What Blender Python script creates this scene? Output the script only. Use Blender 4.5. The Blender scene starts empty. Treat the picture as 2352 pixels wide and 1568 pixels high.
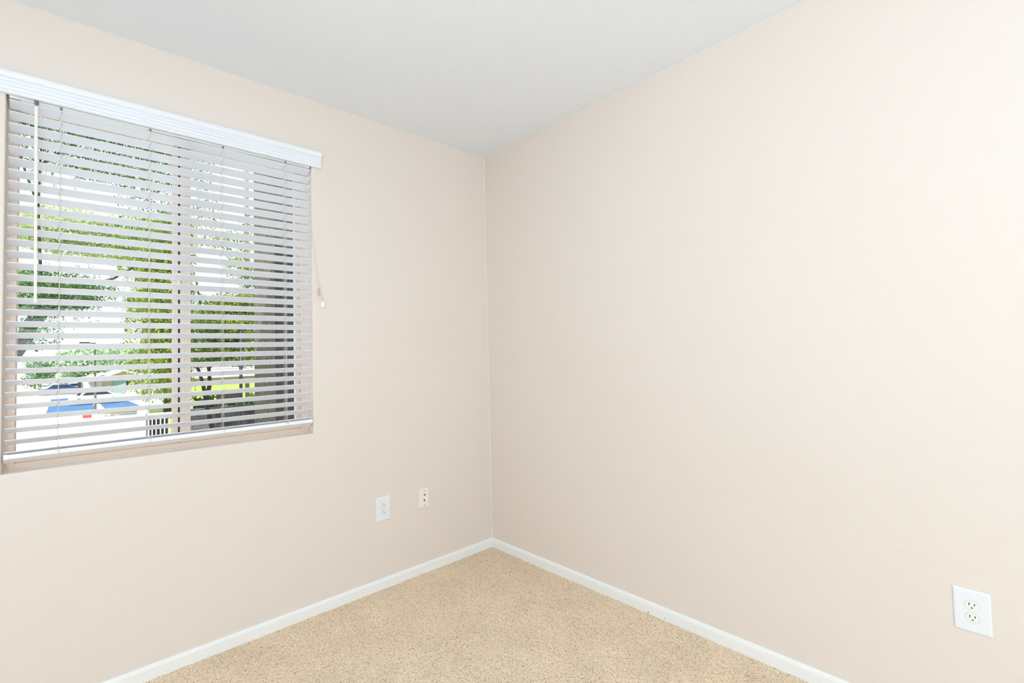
import bpy, bmesh, math, random
from mathutils import Vector, Matrix
random.seed(7)
D = bpy.data
C = bpy.context.scene.collection
SC = bpy.context.scene

# ------------------------------------------------------------------ camera
F_PX = 1105.364555; W, Hh = 2352, 1568
CAM = Vector((-2.146195, -2.611856, 1.356577))
yaw, pitch, roll = 0.764695, 0.037011, -0.02541
SX, SY = 29.3244, -17.9003
fw = Vector((math.cos(pitch) * math.sin(yaw), math.cos(pitch) * math.cos(yaw), math.sin(pitch)))
r0 = Vector((math.cos(yaw), -math.sin(yaw), 0)); u0 = r0.cross(fw)
cr, sr = math.cos(roll), math.sin(roll)
rt = cr * r0 + sr * u0; up = -sr * r0 + cr * u0
cd = D.cameras.new('camera'); cam = D.objects.new('camera', cd); C.objects.link(cam)
cam.matrix_world = Matrix(((rt.x, up.x, -fw.x, CAM.x), (rt.y, up.y, -fw.y, CAM.y), (rt.z, up.z, -fw.z, CAM.z), (0, 0, 0, 1)))
cd.sensor_width = 36; cd.sensor_fit = 'HORIZONTAL'; cd.lens = F_PX * 36 / W
cd.shift_x = -SX / W; cd.shift_y = SY / W
cd.clip_start = 0.05; cd.clip_end = 1000
SC.camera = cam

def at(u, v, Y):
    """world point seen at photo pixel (u, v) on the plane y = Y"""
    d = fw + rt * ((u - SX - W / 2) / F_PX) - up * ((v - SY - Hh / 2) / F_PX)
    return CAM + d * ((Y - CAM.y) / d.y)

# ------------------------------------------------------------------ materials
def mat(name, col, rough=0.6, metal=0.0, spec=0.5, bump=None, noise=None, trans=0.0, coat=0.0):
    m = D.materials.new(name); m.use_nodes = True
    nt = m.node_tree; b = nt.nodes['Principled BSDF']
    b.inputs['Base Color'].default_value = (*col, 1); b.inputs['Roughness'].default_value = rough
    b.inputs['Metallic'].default_value = metal; b.inputs['Specular IOR Level'].default_value = spec
    if coat: b.inputs['Coat Weight'].default_value = coat
    tc = nt.nodes.new('ShaderNodeTexCoord')
    if noise:                                   # (scale, colour b, contrast lo, hi)
        n = nt.nodes.new('ShaderNodeTexNoise'); n.inputs['Scale'].default_value = noise[0]; n.inputs['Detail'].default_value = 6
        r = nt.nodes.new('ShaderNodeValToRGB'); r.color_ramp.elements[0].position = noise[2]; r.color_ramp.elements[1].position = noise[3]
        r.color_ramp.elements[0].color = (*col, 1); r.color_ramp.elements[1].color = (*noise[1], 1)
        nt.links.new(tc.outputs['Object'], n.inputs['Vector']); nt.links.new(n.outputs['Fac'], r.inputs['Fac']); nt.links.new(r.outputs['Color'], b.inputs['Base Color'])
    if bump:                                    # (scale, strength, distance)
        n2 = nt.nodes.new('ShaderNodeTexNoise'); n2.inputs['Scale'].default_value = bump[0]; n2.inputs['Detail'].default_value = 4
        bp = nt.nodes.new('ShaderNodeBump'); bp.inputs['Strength'].default_value = bump[1]; bp.inputs['Distance'].default_value = bump[2]
        nt.links.new(tc.outputs['Object'], n2.inputs['Vector']); nt.links.new(n2.outputs['Fac'], bp.inputs['Height']); nt.links.new(bp.outputs['Normal'], b.inputs['Normal'])
    return m

WALLC = (0.770, 0.695, 0.637)
M = {}
M['wall'] = mat('wall_paint', WALLC, 0.62, spec=0.3, bump=(85, 0.22, 0.004))
M['ceil'] = mat('ceiling_paint', (0.82, 0.855, 0.905), 0.8, spec=0.2, bump=(60, 0.3, 0.005))
M['trim'] = mat('trim_gloss_paint', (0.86, 0.87, 0.86), 0.32)
M['caulk'] = mat('caulk', (0.85, 0.80, 0.74), 0.5)
M['vinyl'] = mat('tan_vinyl', (0.82, 0.67, 0.55), 0.45)
M['pile'] = mat('gap_shade_dark', (0.06, 0.05, 0.045), 0.9)  # near-black colour painting the shade in the mullion gap
M['slat'] = mat('blind_slat', (0.80, 0.82, 0.87), 0.38)
M['headrail'] = mat('headrail_metal', (0.80, 0.82, 0.82), 0.16, coat=0.4)
M['valance'] = mat('valance_white', (0.83, 0.855, 0.90), 0.35)
M['rail'] = mat('rail_white', (0.87, 0.88, 0.90), 0.3)
M['cord'] = mat('cord_ivory', (0.72, 0.66, 0.58), 0.8)
M['cordd'] = mat('cord_grey', (0.42, 0.38, 0.35), 0.8)
M['wand'] = mat('wand_plastic', (0.90, 0.87, 0.82), 0.3)
M['clear'] = mat('clear_plastic', (0.55, 0.48, 0.38), 0.2)
M['plate'] = mat('plate_white', (0.80, 0.825, 0.86), 0.3)
M['ivory'] = mat('plate_ivory', (0.84, 0.82, 0.77), 0.35)
M['recept'] = mat('receptacle_white', (0.83, 0.835, 0.81), 0.3)
M['dark'] = mat('slot_dark', (0.01, 0.01, 0.01), 0.6)
M['brass'] = mat('brass', (0.55, 0.36, 0.14), 0.35, metal=0.6)
M['screw'] = mat('screw_grey', (0.22, 0.22, 0.22), 0.4, metal=0.6)

# carpet: beige loops with darker flecks (voronoi cells coloured one by one)
m = D.materials.new('carpet_beige'); m.use_nodes = True; nt = m.node_tree; b = nt.nodes['Principled BSDF']
b.inputs['Roughness'].default_value = 0.95; b.inputs['Specular IOR Level'].default_value = 0.1
tc = nt.nodes.new('ShaderNodeTexCoord')
vo = nt.nodes.new('ShaderNodeTexVoronoi'); vo.inputs['Scale'].default_value = 300
sep = nt.nodes.new('ShaderNodeSeparateColor')
ra = nt.nodes.new('ShaderNodeValToRGB'); cr_ = ra.color_ramp
cr_.elements[0].position = 0.0; cr_.elements[0].color = (0.30, 0.20, 0.12, 1)
cr_.elements[1].position = 1.0; cr_.elements[1].color = (0.96, 0.81, 0.61, 1)
for p_, c_ in ((0.06, (0.50, 0.37, 0.25, 1)), (0.16, (0.73, 0.57, 0.405, 1)), (0.55, (0.85, 0.685, 0.50, 1)), (0.85, (0.91, 0.76, 0.57, 1))):
    e = cr_.elements.new(p_); e.color = c_
no = nt.nodes.new('ShaderNodeTexNoise'); no.inputs['Scale'].default_value = 5; no.inputs['Detail'].default_value = 3
mr = nt.nodes.new('ShaderNodeMapRange'); mr.inputs['From Min'].default_value = 0.3; mr.inputs['From Max'].default_value = 0.7; mr.inputs['To Min'].default_value = 0.94; mr.inputs['To Max'].default_value = 1.05
mu = nt.nodes.new('ShaderNodeVectorMath'); mu.operation = 'SCALE'
nt.links.new(tc.outputs['Object'], vo.inputs['Vector']); nt.links.new(vo.outputs['Color'], sep.inputs['Color']); nt.links.new(sep.outputs['Red'], ra.inputs['Fac'])
nt.links.new(tc.outputs['Object'], no.inputs['Vector']); nt.links.new(no.outputs['Fac'], mr.inputs['Value'])
nt.links.new(ra.outputs['Color'], mu.inputs[0]); nt.links.new(mr.outputs['Result'], mu.inputs['Scale']); nt.links.new(mu.outputs['Vector'], b.inputs['Base Color'])
bp_ = nt.nodes.new('ShaderNodeBump'); bp_.inputs['Strength'].default_value = 0.35; bp_.inputs['Distance'].default_value = 0.003; bp_.invert = True
nt.links.new(vo.outputs['Distance'], bp_.inputs['Height']); nt.links.new(bp_.outputs['Normal'], b.inputs['Normal'])
M['carpet'] = m

# thin window glass: mostly clear with a faint reflection
m = D.materials.new('window_glass'); m.use_nodes = True; nt = m.node_tree
for n in list(nt.nodes):
    if n.type != 'OUTPUT_MATERIAL': nt.nodes.remove(n)
out = [n for n in nt.nodes if n.type == 'OUTPUT_MATERIAL'][0]
tr = nt.nodes.new('ShaderNodeBsdfTransparent'); tr.inputs['Color'].default_value = (0.98, 0.99, 0.99, 1)
gl = nt.nodes.new('ShaderNodeBsdfGlossy'); gl.inputs['Roughness'].default_value = 0.02
mx = nt.nodes.new('ShaderNodeMixShader'); mx.inputs['Fac'].default_value = 0.012
nt.links.new(tr.outputs[0], mx.inputs[1]); nt.links.new(gl.outputs[0], mx.inputs[2]); nt.links.new(mx.outputs[0], out.inputs['Surface'])
M['glass'] = m

def leafmat(name, a, b2, transl=0.35, scale=3.0):
    m = D.materials.new(name); m.use_nodes = True; nt = m.node_tree; b = nt.nodes['Principled BSDF']
    b.inputs['Roughness'].default_value = 0.55
    out = [n for n in nt.nodes if n.type == 'OUTPUT_MATERIAL'][0]
    tc = nt.nodes.new('ShaderNodeTexCoord'); n = nt.nodes.new('ShaderNodeTexNoise'); n.inputs['Scale'].default_value = scale; n.inputs['Detail'].default_value = 8
    r = nt.nodes.new('ShaderNodeValToRGB'); r.color_ramp.elements[0].position = 0.35; r.color_ramp.elements[1].position = 0.65
    r.color_ramp.elements[0].color = (*a, 1); r.color_ramp.elements[1].color = (*b2, 1)
    t = nt.nodes.new('ShaderNodeBsdfTranslucent'); mx = nt.nodes.new('ShaderNodeMixShader'); mx.inputs['Fac'].default_value = transl
    nt.links.new(tc.outputs['Object'], n.inputs['Vector']); nt.links.new(n.outputs['Fac'], r.inputs['Fac'])
    nt.links.new(r.outputs['Color'], b.inputs['Base Color']); nt.links.new(r.outputs['Color'], t.inputs['Color'])
    nt.links.new(b.outputs[0], mx.inputs[1]); nt.links.new(t.outputs[0], mx.inputs[2]); nt.links.new(mx.outputs[0], out.inputs['Surface'])
    return m
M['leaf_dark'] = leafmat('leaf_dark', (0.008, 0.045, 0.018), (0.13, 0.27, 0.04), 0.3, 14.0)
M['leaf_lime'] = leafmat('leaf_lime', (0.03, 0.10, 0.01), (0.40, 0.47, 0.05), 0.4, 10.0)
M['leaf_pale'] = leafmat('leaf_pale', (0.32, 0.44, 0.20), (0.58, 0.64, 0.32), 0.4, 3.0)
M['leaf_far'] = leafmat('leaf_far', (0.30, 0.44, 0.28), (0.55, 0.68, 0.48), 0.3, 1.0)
M['bark'] = mat('bark', (0.020, 0.016, 0.013), 0.9, noise=(9, (0.05, 0.04, 0.03), 0.4, 0.7), bump=(20, 0.6, 0.03))
M['asphalt'] = mat('pale_pavement', (0.60, 0.59, 0.57), 0.9, noise=(0.4, (0.52, 0.51, 0.50), 0.4, 0.7))
M['blue'] = mat('blue_paint', (0.022, 0.085, 0.21), 0.7, noise=(0.7, (0.04, 0.14, 0.30), 0.35, 0.65))
M['whitep'] = mat('white_paint', (0.75, 0.75, 0.75), 0.7)
M['red'] = mat('red_curb', (0.55, 0.05, 0.05), 0.7)
M['concrete'] = mat('concrete', (0.6, 0.58, 0.54), 0.9)
M['grass'] = mat('lawn_grass', (0.16, 0.32, 0.03), 0.9, noise=(1.5, (0.34, 0.45, 0.06), 0.4, 0.6))
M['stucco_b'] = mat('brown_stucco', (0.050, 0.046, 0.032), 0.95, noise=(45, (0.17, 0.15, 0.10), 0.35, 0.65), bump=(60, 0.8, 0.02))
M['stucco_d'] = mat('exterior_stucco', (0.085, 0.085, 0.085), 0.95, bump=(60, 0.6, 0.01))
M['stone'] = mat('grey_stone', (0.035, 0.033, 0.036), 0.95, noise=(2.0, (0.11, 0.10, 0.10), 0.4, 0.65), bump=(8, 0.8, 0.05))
M['cream'] = mat('cream_stucco', (0.55, 0.50, 0.42), 0.9)
M['tanroof'] = mat('tan_siding', (0.50, 0.36, 0.16), 0.8)
M['roofw'] = mat('pale_roof', (0.6, 0.57, 0.54), 0.8)
M['teal'] = mat('teal_paint', (0.18, 0.32, 0.27), 0.7)
M['beam'] = mat('beige_beam', (0.42, 0.33, 0.22), 0.8)
M['darkmetal'] = mat('dark_metal', (0.03, 0.035, 0.04), 0.5, metal=0.3)
M['tanmetal'] = mat('tan_metal', (0.17, 0.145, 0.12), 0.6)
M['navy'] = mat('navy_car', (0.03, 0.07, 0.25), 0.25, coat=0.5)
M['whitecar'] = mat('white_car', (0.5, 0.53, 0.58), 0.3, coat=0.5)
M['carglass'] = mat('car_glass', (0.02, 0.025, 0.03), 0.1)
M['rubber'] = mat('rubber', (0.015, 0.015, 0.015), 0.8)
M['scuff'] = mat('scuff', (0.02, 0.025, 0.03), 0.7)

# ------------------------------------------------------------------ helpers
def finish(name, bm, m, parent=None, smooth=False, mats=None):
    me = D.meshes.new(name); bmesh.ops.recalc_face_normals(bm, faces=bm.faces); bm.to_mesh(me); bm.free()
    for k in (mats or [m]): me.materials.append(k)
    if smooth:
        for p in me.polygons: p.use_smooth = True
    o = D.objects.new(name, me); C.objects.link(o)
    if parent: o.parent = parent; o.matrix_parent_inverse = Matrix.Translation(-parent.location) if not parent.parent else Matrix.Translation(-parent.matrix_parent_inverse.translation*0) @ Matrix.Identity(4)
    return o
def rawmesh(name, verts, faces, m, parent=None, smooth=False):
    me = D.meshes.new(name); me.from_pydata(verts, [], faces); me.materials.append(m); me.update()
    if smooth:
        for p in me.polygons: p.use_smooth = True
    o = D.objects.new(name, me); C.objects.link(o)
    if parent: o.parent = parent; o.matrix_parent_inverse = Matrix.Translation(-parent.location) if not parent.parent else Matrix.Identity(4)
    return o
def box(bm, x0, x1, y0, y1, z0, z1, bev=0.0):
    r = bmesh.ops.create_cube(bm, size=1)
    vs = r['verts']
    for v in vs:
        v.co = Vector(((x0 + x1) / 2 + v.co.x * (x1 - x0), (y0 + y1) / 2 + v.co.y * (y1 - y0), (z0 + z1) / 2 + v.co.z * (z1 - z0)))
    if bev:
        es = list({e for v in vs for e in v.link_edges})
        bmesh.ops.bevel(bm, geom=es, offset=bev, segments=2, affect='EDGES', profile=0.5)
def B(*a, **k):
    bm = bmesh.new(); box(bm, *a, **k); return bm
def tube(bm, pts, r, n=8, caps=True):
    pts = [Vector(p) for p in pts]; rs = r if isinstance(r, (list, tuple)) else [r] * len(pts)
    rings = []; prev = None
    for i, p in enumerate(pts):
        t = (pts[min(i + 1, len(pts) - 1)] - pts[max(i - 1, 0)]).normalized()
        if prev is None:
            a = t.cross(Vector((0, 0, 1)));
            if a.length < 1e-3: a = t.cross(Vector((0, 1, 0)))
        else: a = prev - t * prev.dot(t)
        a.normalize(); prev = a; bb = t.cross(a)
        rings.append([bm.verts.new(p + (a * math.cos(2 * math.pi * k / n) + bb * math.sin(2 * math.pi * k / n)) * rs[i]) for k in range(n)])
    for A, Bq in zip(rings, rings[1:]):
        for k in range(n): bm.faces.new((A[k], A[(k + 1) % n], Bq[(k + 1) % n], Bq[k]))
    if caps: bm.faces.new(rings[0][::-1]); bm.faces.new(rings[-1])
def T(pts, r, n=8):
    bm = bmesh.new(); tube(bm, pts, r, n); return bm
def extrude_profile(prof, path):
    """prof: closed list of (a,b); path: list of functions/frames (origin, dirA, dirB)"""
    bm = bmesh.new(); rings = []
    for o, da, db in path: rings.append([bm.verts.new(Vector(o) + Vector(da) * a + Vector(db) * b2) for a, b2 in prof])
    n = len(prof)
    for A, Bq in zip(rings, rings[1:]):
        for k in range(n): bm.faces.new((A[k], A[(k + 1) % n], Bq[(k + 1) % n], Bq[k]))
    bm.faces.new(rings[0][::-1]); bm.faces.new(rings[-1]); return bm
def tag(o, label, cat, group=None, kind=None):
    if label: o['label'] = label
    if cat: o['category'] = cat
    if group: o['group'] = group
    if kind: o['kind'] = kind
    return o
def empty(name, loc, label, cat, group=None):
    o = D.objects.new(name, None); o.location = loc; o.empty_display_size = 0.05; C.objects.link(o)
    return tag(o, label, cat, group)
def struct(o, label=None, cat='structure'):
    o['kind'] = 'structure'
    if label: o['label'] = label
    if cat: o['category'] = cat
    return o

# ------------------------------------------------------------------ room shell
HC = 2.74; ZF = 0.026
XL, YB = -3.45, -4.7
WX0, WX1, WZ0, WZ1 = -2.3085, -1.194, 0.955, 2.42
TH = 0.155
# window wall (y = 0) with the recess for the window, edges slightly rounded
bm = bmesh.new()
def ring(x0, x1, z0, z1, y): return [bm.verts.new((x, y, z)) for x, z in ((x0, z0), (x1, z0), (x1, z1), (x0, z1))]
rs_ = [ring(XL - TH, TH, -0.1, HC + 0.1, 0)]
for k in range(5):
    a = k * math.pi / 8; rr = 0.006
    rs_.append(ring(WX0 - rr * (1 - math.sin(a)), WX1 + rr * (1 - math.sin(a)), WZ0 - rr * (1 - math.sin(a)), WZ1 + rr * (1 - math.sin(a)), rr * (1 - math.cos(a))))
rs_.append(ring(WX0, WX1, WZ0, WZ1, TH)); rs_.append(ring(XL - TH, TH, -0.1, HC + 0.1, TH))
for A, Bq in zip(rs_, rs_[1:] + rs_[:1]):
    for k in range(4): bm.faces.new((A[k], A[(k + 1) % 4], Bq[(k + 1) % 4], Bq[k]))
struct(finish('wall_left', bm, M['wall']), 'pale beige wall on the left with the window opening', 'wall')
struct(finish('wall_right', B(0, TH, YB - TH, 0, -0.1, HC + 0.1), M['wall']), 'long blank beige wall on the right', 'wall')
struct(finish('wall_rear', B(XL, 0, YB - TH, YB, -0.1, HC + 0.1), M['wall']), 'beige wall behind the camera', 'wall')
struct(finish('wall_side', B(XL - TH, XL, YB - TH, 0, -0.1, HC + 0.1), M['wall']), 'beige wall beyond the left edge of the photo', 'wall')
struct(finish('ceiling', B(XL, 0, YB, 0, HC, HC + 0.1), M['ceil']), 'plain light grey-white textured ceiling', 'ceiling')
# carpeted floor: base slab and a fine uneven pile surface where the photo sees it
struct(finish('floor', B(XL, 0, YB, 0, -0.1, ZF - 0.009), M['carpet']), 'subfloor slab under the beige carpet', 'floor')
def carpet():
    import numpy as np
    x0, x1, y0, y1 = -2.25, -0.010, -2.35, -0.010; s = 0.0042
    nx = int((x1 - x0) / s) + 1; ny = int((y1 - y0) / s) + 1
    rng = np.random.default_rng(3)
    X, Y = np.meshgrid(np.linspace(x0, x1, nx), np.linspace(y0, y1, ny))
    X = X + rng.uniform(-1, 1, X.shape) * 0.0011; Y = Y + rng.uniform(-1, 1, Y.shape) * 0.0011
    Z = ZF - 0.0012 + rng.uniform(-1, 1, X.shape) * 0.0017 + 0.0012 * np.sin(X * 9) * np.sin(Y * 7)
    co = np.stack([X, Y, Z], -1).reshape(-1, 3).astype('f4')
    i = np.arange(nx * ny).reshape(ny, nx)
    f = np.stack([i[:-1, :-1], i[:-1, 1:], i[1:, 1:], i[1:, :-1]], -1).reshape(-1, 4).astype('i4')
    me = D.meshes.new('carpet_pile'); me.vertices.add(len(co)); me.vertices.foreach_set('co', co.ravel())
    me.loops.add(f.size); me.loops.foreach_set('vertex_index', f.ravel())
    me.polygons.add(len(f)); me.polygons.foreach_set('loop_start', np.arange(0, f.size, 4, dtype='i4'))
    me.update(calc_edges=True); me.materials.append(M['carpet'])
    me.polygons.foreach_set('use_smooth', np.ones(len(f), dtype=bool))
    o = D.objects.new('carpet', me); C.objects.link(o)
    tag(o, 'beige speckled short pile carpet covering the bedroom floor', 'carpet', kind='stuff')
carpet()
bm = bmesh.new(); box(bm, XL, 0, YB, -2.35, ZF - 0.009, ZF); box(bm, XL, -2.25, -2.35, 0, ZF - 0.009, ZF)
struct(finish('floor_rear', bm, M['carpet']), 'carpeted floor continuing out of the frame', 'floor')

# baseboards: moulded profile (distance from wall, height)
PB = [(0, 0.0), (0.014, 0.0), (0.014, 0.0590), (0.0123, 0.0600), (0.0123, 0.0618), (0.0142, 0.0630), (0.0138, 0.0690), (0.0115, 0.0760), (0.0075, 0.0805), (0.006, 0.0828), (0, 0.0830)]
def baseboard(name, a, b2, nrm, label):
    return struct(finish(name, extrude_profile(PB, [(a, nrm, (0, 0, 1)), (b2, nrm, (0, 0, 1))]), M['trim']), label, 'baseboard')
baseboard('baseboard_left', (XL, 0, 0), (0, 0, 0), (0, -1, 0), 'white baseboard under the window wall')
br = baseboard('baseboard_right', (0, 0, 0), (0, YB, 0), (-1, 0, 0), 'white baseboard along the right wall, two small dark scuffs near its middle')
for (y, z, l, t) in ((-1.234, 0.0315, 0.011, -0.6), (-1.328, 0.036, 0.008, -1.2)):
    bm = bmesh.new(); r = bmesh.ops.create_circle(bm, cap_ends=True, radius=1, segments=10)
    for v in r['verts']:
        a, c = v.co.x * l / 2, v.co.y * 0.0022
        v.co = Vector((-0.0142, y - (a * math.cos(t) - c * math.sin(t)), z + a * math.sin(t) * 0.5 + c * math.cos(t)))
    o = finish('scuff_mark', bm, M['scuff'], br); o['label'] = 'small dark scuff'
# fine bead of paint in the room corner
struct(finish('trim_1', T([(-0.0012, -0.0012, 0.083), (-0.0012, -0.0012, HC)], 0.0022, 6), M['caulk']), 'thin paint bead in the corner where the two walls meet', 'trim')

# ------------------------------------------------------------------ window
YF = 0.085
win = empty('window_1', (-1.751, 0.1, WZ0), 'tan vinyl two-panel sliding window behind the white blind', 'window'); win['kind'] = 'structure'
def part(name, bm, m, parent, smooth=False): return finish(name, bm, m, parent, smooth)
bm = bmesh.new()
for a in ((WX0, -2.2790, YF, 0.15, WZ0, WZ1), (-1.2268, WX1, YF, 0.15, WZ0, WZ1), (-2.2790, -1.2268, YF, 0.15, WZ0, WZ0 + 0.024), (-2.2790, -1.2268, YF, 0.15, WZ1 - 0.026, WZ1)): box(bm, *a, bev=0.0015)
part('window_frame', bm, M['vinyl'], win)
def sash(x0, x1, wl, wr, y0, y1, name):
    bm = bmesh.new(); z0, z1 = WZ0 + 0.024, WZ1 - 0.026
    for a in ((x0, x0 + wl, y0, y1, z0, z1), (x1 - wr, x1, y0, y1, z0, z1), (x0 + wl, x1 - wr, y0, y1, z0, z0 + 0.035), (x0 + wl, x1 - wr, y0, y1, z1 - 0.035, z1)): box(bm, *a, bev=0.0015)
    s = part(name, bm, M['vinyl'], win)
    g = part('pane', B(x0 + wl - 0.002, x1 - wr + 0.002, (y0 + y1) / 2 - 0.0015, (y0 + y1) / 2 + 0.0015, z0 + 0.03, z1 - 0.03), M['glass'], s)
    return s
s1 = sash(-2.2790, -1.7645, 0.003, 0.021, YF + 0.014, YF + 0.034, 'sash')
s2 = sash(-1.7562, -1.2268, 0.0415, 0.0200, YF + 0.020, YF + 0.042, 'sash')
part('glazing_bead', B(-1.2555, -1.2466, YF + 0.0135, YF + 0.022, WZ0 + 0.055, WZ1 - 0.06), M['caulk'], s2)
part('glazing_bead', B(-1.7475, -1.7440, YF + 0.0165, YF + 0.022, WZ0 + 0.055, WZ1 - 0.06), M['caulk'], s2)
part('gap_shade', B(-1.7645, -1.7562, YF + 0.024, YF + 0.034, WZ0 + 0.03, WZ1 - 0.03), M['pile'], win)  # dark strip standing in for the shade between the two sashes
lt = bmesh.new(); box(lt, -1.768, -1.757, YF + 0.002, YF + 0.014, 1.700, 1.760, bev=0.002); tube(lt, [(-1.7625, YF + 0.004, 1.722), (-1.7625, YF - 0.012, 1.735)], 0.004)
part('latch', lt, M['caulk'], win)
# pale caulk line where the recess meets the frame
bm = bmesh.new()
for a in ((WX1 - 0.004, WX1, YF - 0.011, YF, WZ0, WZ1), (WX0, WX0 + 0.003, YF - 0.008, YF, WZ0, WZ1), (WX0 + 0.003, WX1 - 0.004, YF - 0.012, YF, WZ0, WZ0 + 0.0035)): box(bm, *a, bev=0.001)
part('caulk_line', bm, M['caulk'], win)

# ------------------------------------------------------------------ window blind
XA, XB = -2.3005, -1.2005
blind = empty('window_blind', (-1.75, 0.03, 1.0), 'white horizontal slat blind with moulded valance hanging in the window', 'window blind')
def sag(x, f):
    t = (x - XA) / (XB - XA); return f * (-0.0072 + 0.0058 * t)
# valance
vp = [(0.0, 2.4645), (0.010, 2.4645), (0.0165, 2.4620), (0.0205, 2.4560), (0.0222, 2.448), (0.0215, 2.4400), (0.0185, 2.4330), (0.0150, 2.4285), (0.0142, 2.4265), (0.0165, 2.4245), (0.0178, 2.4210), (0.0165, 2.4170), (0.0132, 2.4145), (0.0132, 2.4130), (0.0158, 2.4110), (0.0166, 2.4075), (0.0152, 2.4035), (0.0115, 2.4005), (0.0115, 2.3990), (0.0145, 2.3970), (0.0155, 2.3925), (0.0145, 2.3875), (0.0108, 2.3845), (0.0108, 2.3830), (0.0128, 2.3815), (0.0128, 2.3755), (0.0100, 2.3725), (0.0, 2.3725)]
vx0, vx1 = -2.358, -1.1480
vp = [(p_ * 1.4, z_ - (0.003 if z_ > 2.43 else 0.0)) for p_, z_ in vp]
va = finish('valance', extrude_profile(vp, [((vx0, 0, 0), (0, -1, 0), (0, 0, 1)), ((vx1 - 0.0, 0, 0), (0, -1, 0), (0, 0, 1))]), M['valance'], blind)
# rounded outer end following the moulding
# headrail
hr = bmesh.new(); box(hr, XA + 0.002, XB - 0.002, 0.003, 0.054, 2.3655, 2.412, bev=0.002)
hrail = finish('headrail', hr, M['headrail'], blind)
for x in (-2.287, -1.214):
    finish('mounting_bracket', B(x - 0.0135, x + 0.0115, 0.0015, 0.056, 2.3640, 2.4195, bev=0.001), M['headrail'], blind)
# slats
NS = 31; Z1, PT = 2.3472, 0.0439
YC = 0.0225; SW = 0.0505; ST = 0.0026
def geo(i, x):
    f = i / NS; dz = 0.01784 - 0.00412 * f + 0.00933 * f * f + 0.0022 * (x + 2.019) / 0.6446; dy = math.sqrt(SW ** 2 - dz ** 2)
    return Vector((x, YC, Z1 - PT * i + sag(x, f))), Vector((0, dy, -dz)).normalized(), Vector((0, dz, dy)).normalized()
for i in range(NS):
    j = random.uniform(-0.0005, 0.0005); tl = random.uniform(-0.001, 0.001)
    h, t = SW / 2, ST / 2
    prof = []
    for k in range(9):                              # faint crown across the slat
        a = -h + 2 * h * k / 8; prof.append((a, t + 0.0004 * (1 - (a / h) ** 2)))
    prof += [(h + 0.0008, 0)]
    for k in range(9):
        a = h - 2 * h * k / 8; prof.append((a, -t + 0.0004 * (1 - (a / h) ** 2)))
    prof += [(-h - 0.0008, 0)]
    path = []
    for k in range(17):
        x = XA + (XB - XA) * k / 16
        c_, da, db = geo(i, x); c_.z += j + tl * (k / 16 - 0.5); path.append((c_, da, db))
    finish('slat', extrude_profile(prof, path), M['slat'], blind, True)
# smooth shading would round the thin edges: mark by angle
for o in blind.children:
    if o.name.startswith('slat'):
        me = o.data
        me.attributes.new('sharp_edge', 'BOOLEAN', 'EDGE')
        bm = bmesh.new(); bm.from_mesh(me)
        for e in bm.edges:
            e.smooth = not (len(e.link_faces) == 2 and e.calc_face_angle(0) > 0.6)
        bm.to_mesh(me); bm.free()
# bottom rail
zc = 1.0137; dz = 0.0215; dy = math.sqrt(SW ** 2 - dz ** 2)
da = Vector((0, dy, -dz)).normalized(); db = Vector((0, dz, dy)).normalized()
h, t = 0.0255, 0.0088
prof = [(-h + 0.002, t), (h - 0.002, t), (h, t - 0.002), (h, -t + 0.003), (h - 0.004, -t), (-h + 0.003, -t), (-h, -t + 0.002), (-h, t - 0.002)]
path = [((x, YC, zc + sag(x, 1.0)), da, db) for x in [XA + 0.001 + (XB - XA - 0.002) * k / 16 for k in range(17)]]
brail = finish('bottom_rail', extrude_profile(prof, path), M['rail'], blind)
for x in (XA + 0.004, XB - 0.0005):
    q = 0.0012
    pr = [(a * (1 + q / h), b2 * (1 + q / t)) for a, b2 in prof]
    s_ = -1 if x < -1.75 else 1
    xs = (x - 0.006, x + 0.004) if s_ < 0 else (x - 0.008, x + 0.002)
    ec = finish('end_cap', extrude_profile(pr, [((xx, YC, zc + sag(xx, 1.0)), da, db) for xx in xs]), M['rail'], blind)
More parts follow.
